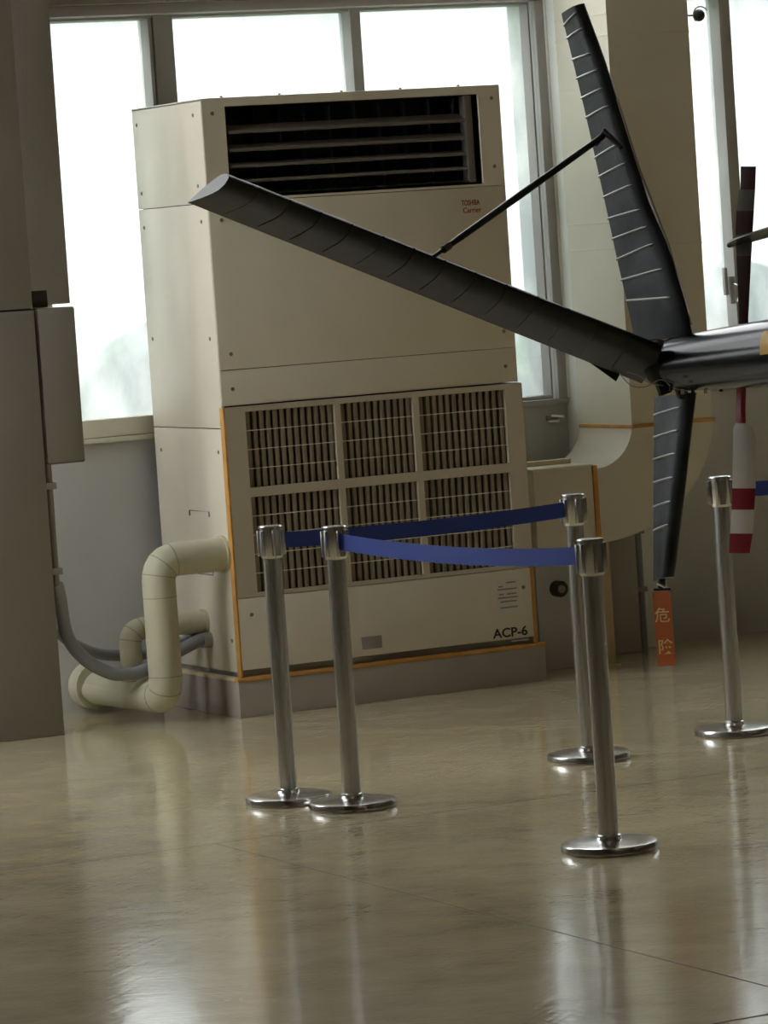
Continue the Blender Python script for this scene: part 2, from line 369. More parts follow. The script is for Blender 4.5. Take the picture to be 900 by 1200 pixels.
# ------------------------------------------------------------------ left pillar
pl = struct('wall_pillar')
MB().box(-1.15, -0.687, 0.154, 0.30, 0.0, 1.642, 0.003).build('lower_cladding', m_pillar, pl)
MB().box(-1.15, -0.689, 0.160, 0.30, 1.650, 6.2, 0.003).build('upper_cladding', m_pillar, pl)
MB().box(-1.15, -0.694, 0.170, 0.29, 1.640, 1.652).build('joint_strip', m_sub, pl)
MB().box(-0.69, -0.372, 0.56, WY-0.001, 1.655, 6.2, 0.003).build('return_panel', m_pillar, pl)
jb = thing('junction_box', 'grey-brown steel junction box on the side of the left pillar, below the window glare', 'box', (-0.595, 0.3, 1.044))
MB().box(-0.676, -0.515, 0.172, 0.32, 1.044, 1.646, 0.004).build('housing', m_pillar, jb)
MB().box(-0.672, -0.519, 0.158, 0.172, 1.049, 1.641, 0.003).build('door', m_pillar, jb)
MB().box(-0.684, -0.610, 0.2, 0.30, 1.650, 1.715, 0.003).build('cable_entry', m_sub, jb)
# steel pipe down the pillar side, turning into a grey hose
c1 = thing('cable_conduit', 'grey conduit dropping down the left pillar, then looping low in front', 'conduit', (-0.66, 0.19, 0.5))
cz = [(-0.668, 0.175, 1.044), (-0.668, 0.175, 0.56)]
MB().tube(cz, 0.013, 12).build('rigid_pipe', m_pillar, c1)
for z in (0.95, 0.62):
    MB().box(-0.69, -0.645, 0.155, 0.20, z, z+0.025, 0.003).build('clip', m_chan, c1)
hp = [(-0.668,0.175,0.58)] + [aty(u, v, y) for u, v, y in ((70,700,.19),(79,745,.21),(100,773,.21),(130,789,.20),(150,789.5,.20),(165,787,.205),(205,765,.235))] + [Vector((-0.03,0.265,0.297)), Vector((0.004,0.262,0.29))]
MB().tube(spline(hp, 8), 0.026, 14).build('flexible_hose', m_hose, c1)
MB().tube([(-0.035,0.262,0.292),(0.003,0.262,0.292)], 0.031, 14).build('gland', m_chan, c1)
c2 = thing('cable_conduit', 'grey conduit looping behind the thick cream pipes, the rear one, slightly higher', 'conduit', (-0.66, 0.5, 0.4))
hp = [aty(64,735,.36), aty(82,752,.40), aty(110,765,.44), aty(140,768,.45), aty(170,766,.44), aty(205,757,.40), Vector((-0.02,0.345,0.318)), Vector((0.004,0.340,0.316))]
MB().tube(spline(hp, 8), 0.023, 14).build('flexible_hose', m_hose, c2)
MB().tube([(-0.05,0.345,0.318),(0.003,0.340,0.318)], 0.027, 14).build('gland', m_chan, c2)

# ------------------------------------------------------------------ insulated pipes
def elbow_path(p, r, n=7):
    out = [Vector(p[0])]
    for i in range(1, len(p)-1):
        a, b, c = Vector(p[i-1]), Vector(p[i]), Vector(p[i+1])
        d1 = (a-b).normalized(); d2 = (c-b).normalized(); s0 = b+d1*r; s1 = b+d2*r
        for k in range(n+1):
            t = k/n; out.append(s0*(1-t)**2 + b*2*t*(1-t) + s1*t*t)
    out.append(Vector(p[-1])); return out
def bands(parent, path, idxs, r, m=m_band):
    for i in idxs:
        p = path[i]; d = (path[min(i+1,len(path)-1)] - path[max(i-1,0)]).normalized()
        MB().tube([p-d*0.0018, p+d*0.0018], r, 20).build('band', m, parent)
pp = thing('insulated_pipe', 'thick cream insulated pipe bending from the white cabinet side down to the floor', 'pipe', (-0.29, 0.1, 0.05))
P = elbow_path([(0.0,0.075,0.640), (-0.283,0.075,0.640), (-0.283,0.075,0.105), (-0.330,0.757,0.105)], 0.085, 6)
MB().tube(P, 0.066, 24).build('insulation', m_pipe, pp)
bands(pp, P, [2,4,6,8,10,13], 0.0672)
q = Vector((-0.283,0.075,0.50)); MB().tube([q, q-Vector((0,0,.003))], 0.0672, 20).build('band', m_band, pp)
MB().tube([(-0.012,0.075,0.640),(0.0,0.075,0.640)], 0.074, 24).build('wall_collar', m_pipe, pp)
MB().tube([(-0.324,0.68,0.112),(-0.330,0.757,0.112)], 0.095, 24).build('end_collar', m_pipe, pp)
pq = thing('insulated_pipe', 'thinner cream insulated pipe with a lower elbow, half hidden behind the thick one', 'pipe', (-0.3, 0.3, 0.1))
P = elbow_path([(0.0,0.304,0.363), (-0.325,0.304,0.363), (-0.325,0.304,0.10), (-0.36,0.757,0.10)], 0.062, 6)
MB().tube(P, 0.044, 20).build('insulation', m_pipe, pq)
bands(pq, P, [2,4,6,8], 0.0452)
MB().tube([(-0.012,0.304,0.363),(0.0,0.304,0.363)], 0.05, 20).build('wall_collar', m_pipe, pq)

# ------------------------------------------------------------------ floor-standing air conditioner
pt = thing('plinth', 'low painted concrete plinth with an orange top edge under the tall cabinet', 'plinth', (0.65, 0.3, 0))
MB().box(-0.016, 1.351, -0.016, 0.75, 0, 0.142, 0.003).build('block', m_conc, pt)
e = MB(); panel(e, 0, 1, 0, 1, [], 0, 1); e = MB()
e.box(-0.020, 1.355, -0.020, 0.012, 0.142, 0.158, 0.003); e.build('edge_strip', m_orange, pt)
MB().box(-0.020, 0.012, 0.012, 0.75, 0.142, 0.156, 0.003).build('edge_strip', m_tanl, pt)
MB().box(0.012, 1.351, 0.012, 0.75, 0.142, 0.153).build('top_face', m_conc, pt)

W_, D_, H_ = 1.3143, 0.682, 2.4126
ac = thing('air_conditioner', 'tall ivory floor-standing air conditioner with a louvred outlet and large intake grille', 'air conditioner', (W_/2, D_/2, 0.154))
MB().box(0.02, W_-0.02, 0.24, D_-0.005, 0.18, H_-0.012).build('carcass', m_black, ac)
MB().box(0.02, W_-0.006, 0.012, D_-0.02, 0.154, 0.182).build('base_channel', m_chan, ac)
# left side panels
def side(z0, z1, nm='side_panel'):
    MB().box(0.0, 0.014, 0.0, D_, z0, z1, 0.003).build(nm, m_ivory, ac)
side(2.010, H_-0.002); side(1.133, 2.0075); side(0.176, 1.130)
for z0, z1 in ((1.218, H_-0.002),): MB().box(W_-0.014, W_, 0.0, D_, z0, z1, 0.003).build('side_panel', m_ivory, ac)
MB().box(W_-0.004, W_+0.010, 0.0, D_, 0.176, 1.214, 0.003).build('side_panel', m_ivory, ac)
MB().box(0.0, W_, 0.0, D_, H_-0.012, H_, 0.003).build('top_panel', m_ivory, ac)
# fronts
OX0, OX1, OZ0, OZ1 = 0.100, 1.214, 2.020, 2.378
o = MB(); panel(o, 0.003, W_-0.003, 2.010, H_-0.001, [(OX0, OX1, OZ0, OZ1)], -0.004, 0.010); o.build('outlet_frame', m_ivory, ac, smooth=False)
MB().box(0.003, W_-0.003, -0.004, 0.012, 1.3585, 2.0075, 0.0015).build('front_panel', m_ivory, ac)
MB().box(0.003, W_-0.003, -0.004, 0.012, 1.2190, 1.3560, 0.0015).build('front_panel', m_ivory, ac)
# outlet throat
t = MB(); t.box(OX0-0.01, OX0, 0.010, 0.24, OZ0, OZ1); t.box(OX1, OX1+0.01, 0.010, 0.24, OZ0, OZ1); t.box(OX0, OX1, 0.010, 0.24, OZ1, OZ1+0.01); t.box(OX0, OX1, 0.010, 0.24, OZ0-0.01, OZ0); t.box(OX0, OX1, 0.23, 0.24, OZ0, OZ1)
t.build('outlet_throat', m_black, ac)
lv = thing('x', '', ''); bpy.data.objects.remove(lv)
lf = MB().box(OX0+0.010, 1.158, 0.004, 0.030, OZ0+0.012, OZ0+0.018).build('outlet_frame_bar', m_black, ac)
for i, z in enumerate((2.289, 2.216, 2.149, 2.088)):
    th = 0.006; b = MB(); dz = (0.030, 0.024, 0.016, 0.010)[i]
    # blade: front edge low, back edge higher so the underside shows
    b.loft([[(OX0+0.012, 0.000, z-dz/2), (OX0+0.012, 0.006, z-dz/2-0.004), (OX0+0.012, 0.058, z+dz/2-0.004), (OX0+0.012, 0.058, z+dz/2+0.003), (OX0+0.012, 0.002, z-dz/2+0.008)],
            [(1.150, 0.000, z-dz/2), (1.150, 0.006, z-dz/2-0.004), (1.150, 0.058, z+dz/2-0.004), (1.150, 0.058, z+dz/2+0.003), (1.150, 0.002, z-dz/2+0.008)]])
    b.build('louvre', m_louvre, ac)
MB().box(1.152, 1.184, 0.0, 0.05, OZ0+0.01, OZ1-0.004, 0.003).build('louvre_bracket', m_louvre, ac)
f0 = MB().box(-0.003, 0.003, 0.0, 0.07, 0.0, OZ1-OZ0-0.01).build('guide_fin', m_fin, ac)
f0.matrix_parent_inverse = Matrix(); base = Vector((W_/2, D_/2, 0.154))
for i in range(10):
    loc = Vector((0.155+0.111*i, 0.095, OZ0+0.004)) - base
    if i == 0: f0.location = loc
    else: inst(f0, ac, loc)
MB().box(0.30, 1.10, 0.085, 0.092, OZ0+0.035, OZ0+0.05, 0.002).build('inner_rail', m_fin, ac)
MB().box(0.30, 0.325, 0.080, 0.092, OZ0+0.0, OZ0+0.05, 0.002).build('inner_rail', m_fin, ac)
# lower part: grille panel with six openings
cells = [(x0, x1, z0, z1) for z0, z1 in ((0.894, 1.191), (0.484, 0.857)) for x0, x1 in ((0.093, 0.478), (0.505, 0.824), (0.852, 1.242))]
gp = MB(); panel(gp, 0.008, 1.320, 0.468, 1.213, cells, -0.016, 0.004); grille = gp.build('grille_panel', m_ivory2, ac, smooth=False)
MB().box(0.012, 1.316, 0.03, 0.06, 0.47, 1.21).build('filter', m_coil, ac)
sl = {}
for ci, (x0, x1, z0, z1) in enumerate(cells):
    nS = 11 if ci % 3 == 1 else 13
    h = round(z1-z0, 4)
    for k in range(nS):
        x = x0 + (x1-x0)*(k+0.5)/nS
        if h not in sl:
            sl[h] = MB().box(-0.0085, 0.0085, 0, 0.014, 0, h, 0.002).build('slat', m_slat, grille); sl[h].matrix_parent_inverse = PM(grille).inverted() @ Matrix.Identity(4); sl[h].location = (x, -0.004, z0)
        else:
            c = sl[h].copy(); C.objects.link(c); c.location = (x, -0.004, z0)
    for j in (range(1, 4) if z1-z0 < 0.3 else range(1, 5)):
        z = z0 + (z1-z0)*j/(4 if z1-z0 < 0.3 else 5)
        MB().box(x0, x1, -0.0105, -0.0075, z-0.0016, z+0.0016).build('grille_wire', m_wire, grille)
MB().box(0.008, 1.304, -0.016, 0.006, 0.186, 0.465, 0.0015).build('access_panel', m_ivory, ac)
MB().box(-0.001, 0.0075, -0.015, 0.020, 0.160, 1.213, 0.002).build('edge_trim', m_orange, ac)
MB().box(1.3045, 1.3255, -0.010, 0.004, 0.160, 1.213, 0.002).build('edge_trim', m_orange, ac)
# recessed handle
hd = MB(); hd.box(0.528, 0.618, -0.0185, -0.015, 0.212, 0.262, 0.001); hd = hd.build('handle_recess', m_chan, ac)
MB().box(0.536, 0.610, -0.0192, -0.0180, 0.217, 0.250).build('recess_plate', mat('grey_recess', (0.33,0.30,0.27), 0.35), hd)
MB().lathe([(0.006,0),(0.006,0.004),(0.003,0.006)], (0,0,0), 12).build('catch', m_chrome, hd)
hd.children[-1].matrix_parent_inverse = PM(hd).inverted() @ Matrix.Translation((0.542,-0.019,0.222)) @ Matrix.Rotation(PI/2, 4, 'X')
# screws
sp = MB().lathe([(0.008,0),(0.008,0.0015),(0.005,0.003),(0.001,0.0034)], (0,0,0), 10).build('screw', m_screw, ac)
sp.matrix_parent_inverse = Matrix()
first = True
def screw(p, rot):
    global first
    o = sp if first else sp.copy()
    if not first: C.objects.link(o)
    first = False; o.location = Vector(p)-base; o.rotation_euler = rot
for x, z in ((0.046,2.353),(1.273,2.360),(1.268,2.087),(0.055,1.940),(0.055,1.419),(0.052,1.283),(1.260,1.284),(1.262,1.425)): screw((x,-0.004,z), (PI/2,0,0))
for x, z in ((0.061,0.400),(1.269,0.389)): screw((x,-0.016,z), (PI/2,0,0))
for y, z in ((0.639,2.346),(0.077,2.353),(0.636,2.072),(0.075,2.078),(0.635,1.935),(0.066,1.939),(0.628,1.488),(0.062,1.483),(0.62,1.041),(0.056,1.04),(0.60,0.30),(0.05,0.30)): screw((0.0,y,z), (0,-PI/2,0))
for y, z in ((0.16,0),(0.52,0)): pass
for x in (0.10, 0.35, 0.62, 0.88, 1.14): MB().lathe([(0.006,0),(0.006,0.006),(0.003,0.008)], (x, 0.02, H_), 8).build('bolt', m_screw, ac)
# cap plate marks above and below the thick pipe
for z0, dz in ((0.803, -0.02), (0.552, 0.02)):
    MB().tube([(-0.002,0.375,z0+dz),(-0.002,0.375,z0),(-0.002,0.185,z0),(-0.002,0.185,z0+dz)], 0.003, 6).build('cap_mark', m_screw, ac)
# print
text_mesh('TOSHIBA', 0.030, 'brand_print', m_redink, ac, (1.108,-0.0046,1.938), bold=0.0006, sx=0.66)
text_mesh('Carrier', 0.030, 'brand_print', m_redink, ac, (1.112,-0.0046,1.908), bold=0.0003, sx=0.92)
text_mesh('ACP-6', 0.052, 'unit_number', m_ink, ac, (1.118,-0.0166,0.196), bold=0.0012, sx=1.12)
st = MB().box(1.143, 1.246, -0.0168, -0.0160, 0.286, 0.426).build('sticker', m_paper, ac)
for z, x0, x1 in ((0.412,1.19,1.235),(0.398,1.155,1.175),(0.386,1.15,1.238),(0.366,1.156,1.178),(0.366,1.19,1.235),(0.352,1.15,1.24),(0.336,1.16,1.235),(0.312,1.158,1.238)):
    MB().box(x0, x1, -0.0171, -0.0168, z, z+0.006).build('print_line', m_greyink, st)

# ------------------------------------------------------------------ duct, fan box and post right of the unit
dd = thing('air_duct', 'beige rectangular duct beside the window with a broad elbow turning left at its foot', 'duct', (2.14, 0.42, 0.5))
cx, czz = 1.760, 1.00
poly = [(1.945, 6.2), (1.945, czz)]
poly += [(cx+0.185*math.cos(a), czz+0.178*math.sin(a)) for a in [-PI/2*k/14 for k in range(1, 15)]]
poly += [(cx, 0.515)]
poly += [(cx+0.575*math.cos(a), czz+0.485*math.sin(a)) for a in [-PI/2+PI/2*k/20 for k in range(1, 21)]]
poly += [(2.335, 6.2)]
b = MB(); b.prism_xz(poly, 0.20, 0.640)
b = b.build('sheet_metal', m_duct, dd, ang=30)
MB().box(1.940, 2.345, 0.192, 0.642, 0.975, 0.990, 0.002).build('flange', m_orange, dd)
for z in (2.60, 1.72): MB().box(1.943, 2.337, 0.1965, 0.642, z, z+0.008, 0.001).build('seam_joint', m_duct, dd)
for z in (2.69, 1.83): MB().box(1.9425, 1.95, 0.198, 0.642, z, z+0.006, 0.001).build('seam_joint', m_duct, dd)
fb = thing('fan_box', 'pale sheet-metal box at the end of the duct elbow, right of the tall cabinet', 'box', (1.6, 0.4, 0.5))
MB().box(1.465, 1.742, 0.20, 0.60, 0.50, 0.835, 0.004).build('housing', m_duct, fb)
MB().box(1.456, 1.748, 0.195, 0.605, 0.835, 0.845, 0.003).build('lid', m_cream, fb)
MB().box(1.53, 1.735, 0.36, 0.42, 0.845, 0.865, 0.003).build('lid_strip', m_tanl, fb)
MB().box(1.742, 1.762, 0.190, 0.64, 0.505, 0.838, 0.002).build('end_flange', m_orange, fb)
MB().tube(spline([(1.40,0.50,0.80),(1.42,0.40,0.77),(1.405,0.38,0.70),(1.43,0.40,0.62),(1.41,0.42,0.54)], 5), [0.035+0.006*math.sin(i*2.1) for i in range(21)], 12).build('wrapped_pipe', m_foil, fb)
MB().tube([(1.43,0.42,0.56),(1.43,0.42,0.30)], 0.02, 10).build('drain_pipe', m_hose, fb)
MB().box(1.50, 1.70, 0.30, 0.55, 0.0, 0.50, 0.004).build('pedestal', m_wall, fb)
ps = thing('support_post', 'slim tan post under the duct elbow, standing on the floor', 'post', (1.76, 0.21, 0))
MB().box(1.742, 1.800, 0.20, 0.235, 0.006, 0.513, 0.003).build('shaft', m_tan, ps)
MB().box(1.725, 1.815, 0.185, 0.25, 0.0, 0.006, 0.001).build('foot_plate', m_tan, ps)
MB().box(1.725, 1.795, 0.203, 0.25, 0.506, 0.514, 0.001).build('top_plate', m_tan, ps)
lc = thing('low_cabinet', 'narrow grey-brown cabinet standing on the floor under the duct', 'cabinet', (2.1, 0.6, 0))
MB().box(1.985, 2.125, 0.545, 0.645, 0.0, 0.56, 0.004).build('body', m_hallcab, lc)
MB().box(1.990, 2.120, 0.538, 0.545, 0.01, 0.55, 0.002).build('door', m_hallcab, lc)
dp = thing('drain_pipe', 'thin dark vertical pipe on the pilaster right of the low cabinet', 'pipe', (2.17, 0.7, 0))
MB().tube([(2.175,0.62,0.0),(2.175,0.62,0.60)], 0.02, 12).build('tube', m_hose, dp)
for z in (0.25, 0.50): MB().box(2.148, 2.202, 0.597, 0.650, z, z+0.02, 0.002).build('clip', m_chan, dp)
kb = thing('wall_valve', 'round dark valve knob low on the grey pedestal behind the steel post', 'valve', (1.63, 0.28, 0.291))
kx = aty(655, 690, 0.28)
b = MB(); b.tube([(kx.x, 0.30, kx.z), (kx.x, 0.262, kx.z)], 0.034, 20).build('knob', m_sub, kb)
MB().tube([(kx.x, 0.264, kx.z), (kx.x, 0.252, kx.z)], 0.016, 16).build('cap', m_chan, kb)
# window catches
wc = thing('window_catch', 'small metal lever catch on the wall just below the window corner', 'catch', aty(647, 490, .73))
p = aty(647, 490, .735)
MB().box(p.x-0.02, p.x+0.03, 0.735, 0.757, p.z-0.012, p.z+0.012, 0.003).build('plate', m_chan, wc)
MB().tube([(p.x-0.015, 0.72, p.z+0.012), (p.x+0.045, 0.715, p.z+0.004)], 0.008, 10).build('lever', m_chrome, wc)
MB().tube([(p.x-0.03, 0.72, p.z-0.012), (p.x+0.02, 0.715, p.z-0.014)], 0.007, 10).build('lever', m_chrome, wc)
wc = bpy.data.objects['window_5']
p = aty(857, 340, .755)
MB().box(p.x-0.012, p.x+0.014, 0.742, 0.767, p.z-0.06, p.z+0.06, 0.003).build('handle_plate', m_frame, wc)
MB().tube(spline([(p.x, 0.745, p.z+0.03), (p.x+0.01, 0.70, p.z+0.015), (p.x+0.012, 0.70, p.z-0.02), (p.x+0.004, 0.71, p.z-0.05)], 5), 0.007, 8).build('handle', m_chrome, wc)
MB().box(p.x-0.035, p.x-0.02, 0.745, 0.767, p.z-0.02, p.z+0.10, 0.003).build('stay', m_frame, wc)
# ball on an arm at the duct
bl = thing('wall_sensor', 'small dark round sensor on a short arm beside the duct top', 'sensor', aty(812, 18, .4))
a = aty(807, 18, .40); c = aty(819, 18, .40)
a.x = 2.335
MB().tube([a, (c.x-0.02, 0.40, c.z)], 0.004, 8).build('arm', m_sub, bl)
MB().loft([[(c.x+0.026*math.sin(t)*math.cos(2*PI*k/16), .40+0.026*math.sin(t)*math.sin(2*PI*k/16), c.z+0.026*math.cos(t)) for k in range(16)] for t in [0.05+PI*i/10*0.98 for i in range(11)]]).build('bulb', m_fin, bl)
ring = [(c.x+0.036*math.cos(a_), .385, c.z+0.036*math.sin(a_)) for a_ in [PI*0.15+PI*1.1*k/16 for k in range(17)]]
MB().tube(ring, 0.003, 6).build('guard_ring', m_chan, bl)

# ------------------------------------------------------------------ barrier posts
def make_post(x, y, label, rz=0):
    t = thing('barrier_post', label, 'barrier post', (x, y, 0), 'steel barrier posts')
    t.rotation_euler = (0, 0, rz); return t
def fill_post(t):
    def put(mb, nm, m):
        o = mb.build(nm, m); o.parent = t; return o
    put(MB().lathe([(0.140,0.0),(0.143,0.003),(0.143,0.020),(0.140,0.0245),(0.134,0.026),(0.10,0.029),(0.06,0.030),(0.040,0.033),(0.036,0.040)], seg=48), 'base', m_steelb)
    put(MB().lathe([(0.036,0.030),(0.036,0.045),(0.0305,0.048),(0.0305,0.815)], seg=32), 'pole', m_steel)
    put(MB().lathe([(0.0345,0.805),(0.0345,0.808),(0.037,0.812),(0.037,0.904)], seg=32), 'head', m_steel)
    put(MB().lathe([(0.037,0.904),(0.0405,0.905),(0.0405,0.910),(0.037,0.913),(0.001,0.914)], seg=32), 'cap', m_steelb)
    for k in range(4):
        a = PI/2*k; b = MB(); b.box(0.034, 0.045, -0.016, -0.010, 0.815, 0.898, 0.001); b.box(0.034, 0.045, 0.010, 0.016, 0.815, 0.898, 0.001); b.box(0.034, 0.041, -0.010, 0.010, 0.815, 0.898)
        o = put(b, 'belt_slot', m_steel)
        o.data.transform(Matrix.Rotation(a, 4, 'Z'))
pos = {'A': (-0.880, -2.300), 'B': (-0.788, -2.590), 'C': (-0.659, -4.035), 'D': (0.281, -2.253), 'E': (0.954, -2.111), 'F': (2.55, -2.75)}
labs = {'A': 'steel barrier post furthest left, carrying the dark blue belt',
        'B': 'second steel barrier post from the left, with the lighter blue belt leaving it',
        'C': 'nearest steel barrier post, in front, with the lighter blue belt ending on it',
        'D': 'steel barrier post behind the nearest one, holding the right end of the dark belt',
        'E': 'steel barrier post at the far right under the dark tail boom'}
def ang(a, b): return math.atan2(pos[b][1]-pos[a][1], pos[b][0]-pos[a][0])
p0 = make_post(*pos['A'], labs['A'], ang('A', 'D')); fill_post(p0)
for k, r in (('B', ang('B','C')), ('C', ang('C','B')), ('D', ang('D','A')), ('E', ang('E','F'))):
    t = make_post(*pos[k], labs[k], r)
    for ch in list(p0.children):
        c = ch.copy(); C.objects.link(c); c.parent = t
def belt(a, b, sag, label, zc=0.862, h=0.052):
    A = Vector((*pos[a], zc)); B = Vector((*pos[b], zc)); d = (B-A).normalized(); n = Vector((-d.y, d.x, 0))*0.0012
    A = A + d*0.040; B = B - d*0.040; secs = []; N_ = 28
    for i in range(N_+1):
        t = i/N_; p = A.lerp(B, t) - Vector((0,0,sag*4*t*(1-t))); tw = 0.12*math.sin(PI*t)
        up = Vector((0,0,h/2)) + n.normalized()*tw*h/2
        secs.append([p-n-up, p+n-up, p+n+up, p-n+up])
    return tag(MB().loft(secs).build('barrier_belt', m_belt), label, 'belt', 'retractable barrier belts')
belt('A', 'D', 0.012, 'dark navy belt stretched between the two rear barrier posts in front of the grille')
belt('B', 'C', 0.022, 'lighter blue belt running to the nearest barrier post')
belt('E', 'F', 0.008, 'short dark blue belt leaving the far right post towards the picture edge')
t = make_post(*pos['F'], 'steel barrier post just outside the right edge of the view', ang('F','E'))
for ch in list(p0.children):
    c = ch.copy(); C.objects.link(c); c.parent = t

# ------------------------------------------------------------------ helicopter
T0 = 12.5
rh = Vector((AR.x, AR.y, 0)).normalized(); fh = Vector((AF.x, AF.y, 0)).normalized()
P0 = at(787, 427, T0)
nh = rh*0.6 - fh*0.8
Q = at(900, 414, T0-0.36); s_ = (Q-P0).dot(nh); nz = (Q.z-P0.z)/s_
ND = Vector((nh.x, nh.y, nz)).normalized()
SB = (-rh*0.8 - fh*0.6).normalized()          # starboard
UPV = SB.cross(ND).normalized()
if UPV.z < 0: UPV = -UPV
he = thing('helicopter', 'dark olive helicopter tail with ribbed fins, an upswept stabiliser and a tapering boom', 'helicopter', P0 + ND*4.4 - Vector((0,0,(P0+ND*4.4).z)))
def axis_lathe(prof, name, m, parent, seg=40, centre=P0):       # prof (s, r)
    return MB().loft([[centre + ND*s + (SB*math.cos(2*PI*k/seg) + UPV*math.sin(2*PI*k/seg))*r for k in range(seg)] for s, r in prof]).build(name, m, parent, ang=50)
axis_lathe([(-0.045,0.035),(-0.035,0.058),(-0.015,0.074),(0.02,0.084),(0.06,0.0885),(0.15,0.092),(0.45,0.104),(1.2,0.122),(3.5,0.170)], 'tail_boom', m_boom, he)
# fuselage out of view, so the boom belongs to something
bc = P0 + ND*4.5; bc.z = 1.30
BD = nh
def egg(prof, name, m, c, zsq=1.0):
    return MB().loft([[c + BD*s + (SB*math.cos(2*PI*k/32)*r + Vector((0,0,1))*math.sin(2*PI*k/32)*r*zsq) for k in range(32)] for s, r in prof]).build(name, m, he, ang=50)
egg([(-1.15,0.16),(-0.95,0.30),(-0.6,0.52),(-0.2,0.66),(0.3,0.70),(0.8,0.66),(1.2,0.50),(1.45,0.30),(1.55,0.08)], 'fuselage', m_boom, bc, 1.1)
for sgn in (-1, 1):
    k = SB*sgn
    q0 = bc + k*0.95; q0.z = 0.035
    MB().tube([q0-BD*1.1, q0+BD*1.1, q0+BD*1.35+Vector((0,0,.15))], 0.035, 12).build('skid', m_boom, he)
    for s in (-0.5, 0.6):
        q1 = q0 + BD*s; q2 = bc + BD*s + k*0.45; q2.z = 0.8
        MB().tube([q1, q2], 0.03, 10).build('skid_strut', m_boom, he)
mast = bc + Vector((0,0,0)); mast.z = 1.9
MB().tube([mast, mast+Vector((0,0,0.58))], 0.06, 12).build('mast', m_boom, he)
hub = mast + Vector((0,0,0.55))
MB().lathe([(0.14,-0.04),(0.16,0),(0.14,0.05),(0.05,0.08)], hub, 20).build('rotor_hub', m_boom, he)
# main rotor blade tied down towards the tail
bt = at(855, 288, 12.4); bd = (hub-bt).normalized(); bn = bd.cross(Vector((0,0,1))).normalized(); bu = bn.cross(bd)
secs = []
for s, c in ((0,0.012),(0.05,0.05),(0.12,0.075),((hub-bt).length,0.085)):
    p = bt + bd*s; secs.append([p-bn*c, p-bn*c*.3+bu*0.010, p+bn*c*.7+bu*0.010, p+bn*c, p+bn*c*.6-bu*0.006, p-bn*c*.4-bu*0.006])
MB().loft(secs).build('rotor_blade', m_boom, he)

def lerp2(tab, v):
    for (v0, u0), (v1, u1) in zip(tab, tab[1:]):
        if v0 <= v <= v1: return u0 + (u1-u0)*(v-v0)/(v1-v0)
    return tab[-1][1] if v > tab[-1][0] else tab[0][1]
AIR = [(0,0.04),(0.15,0.30),(0.35,0.62),(0.6,0.92),(0.78,1.0),(0.92,0.72),(0.985,0.3),(1.0,0)]
def airfoil(te, le, up, th):
    ch = le-te; nrm = ch.cross(up).normalized()
    top = [te + ch*x + nrm*(t*th) for x, t in AIR]; bot = [te + ch*x - nrm*(t*th) for x, t in reversed(AIR[:-1])]
    return top + bot, nrm
def fin(name, rows, te_t, mt, th=0.018, ribs=(), ribend=0.62, rsl=0.028):
    # rows: (v_te,u_te,v_le,u_le)
    def sec(f):
        k = f*(len(rows)-1); i = min(int(k), len(rows)-2); g = k-i
        r = [a+(b-a)*g for a, b in zip(rows[i], rows[i+1])]
        te = at(r[1], r[0], te_t); lat = (r[3]-r[1])/FPX*te_t
        le = at(r[3], r[2], te_t - lat*0.8/0.6); return te, le
    up = (sec(0.9)[0]-sec(0.1)[0]).normalized()
    N_ = 16; mb = MB(); mb.loft([airfoil(*sec(i/N_), up, th)[0] for i in range(N_+1)])
    o = mb.build(name, mt, he, ang=40)
    for f in ribs:
        te, le = sec(f); _, nrm = airfoil(te, le, up, th)
        le = sec(max(0, f-rsl))[1]
        sg = 1 if nrm.dot(CAM-te) > 0 else -1
        pts = []
        for x in (0.0, 0.08, 0.15, 0.25, 0.35, 0.47, 0.6, 0.7, 0.78, 0.85):
            if x > ribend + 0.01: break
            t = lerp2([(q[0], q[1]) for q in AIR], x); pts.append(te + (le-te)*x + nrm*sg*(t*th+0.0012))
        MB().tube(pts, [0.0042]*(len(pts)-1)+[0.0015], 6).build('rib', m_litskin, o)
    return o, sec
up_rows = [(16,658,4,683),(65,670,66,706),(136,687,130,727),(236,709,236,760),(307,724,293,785),(356,735.5,364,806),(403,745,392,811)]
vs = [30,45,70,92,115,138,185,207,231,256,280,304,328,352]
def frac_up(v):
    tab = [(r[0], i/6) for i, r in enumerate(up_rows)]; return lerp2(tab, v)
ufin, usec = fin('upper_fin', up_rows, 12.62, m_fincol, 0.022, [frac_up(v) for v in vs], 0.85)
lo_rows = [(466,767,460,815),(570,766,568,802),(681,766,676,788)]
lfin, lsec = fin('lower_fin', lo_rows, 12.60, m_fincol, 0.022, [(v-466)/215 for v in (487,514,541,569,597,624,651)], 0.78)
# pale tube put in for the light on the upper fin's far edge
pts = [usec(frac_up(v))[1] + nh*0.004 - fh*(-0.004) for v in (120,200,300,385)]
MB().tube(pts, 0.004, 8).build('edge_strip', m_chan, ufin)
MB().box(-0.010,0.010,-0.002,0.002,-0.002,0.002).build('mark', m_black, lfin)
mk = lfin.children[-1]; te, le = lsec(0.06); q = te + (le-te)*0.4; 
mk.matrix_parent_inverse = PM(lfin).inverted() @ Matrix.Translation(q + (CAM-q).normalized()*0.022)
MB().box(-0.002,0.002,-0.002,0.002,-0.012,0.012).build('mark', m_black, lfin)
lfin.children[-1].matrix_parent_inverse = mk.matrix_parent_inverse.copy()
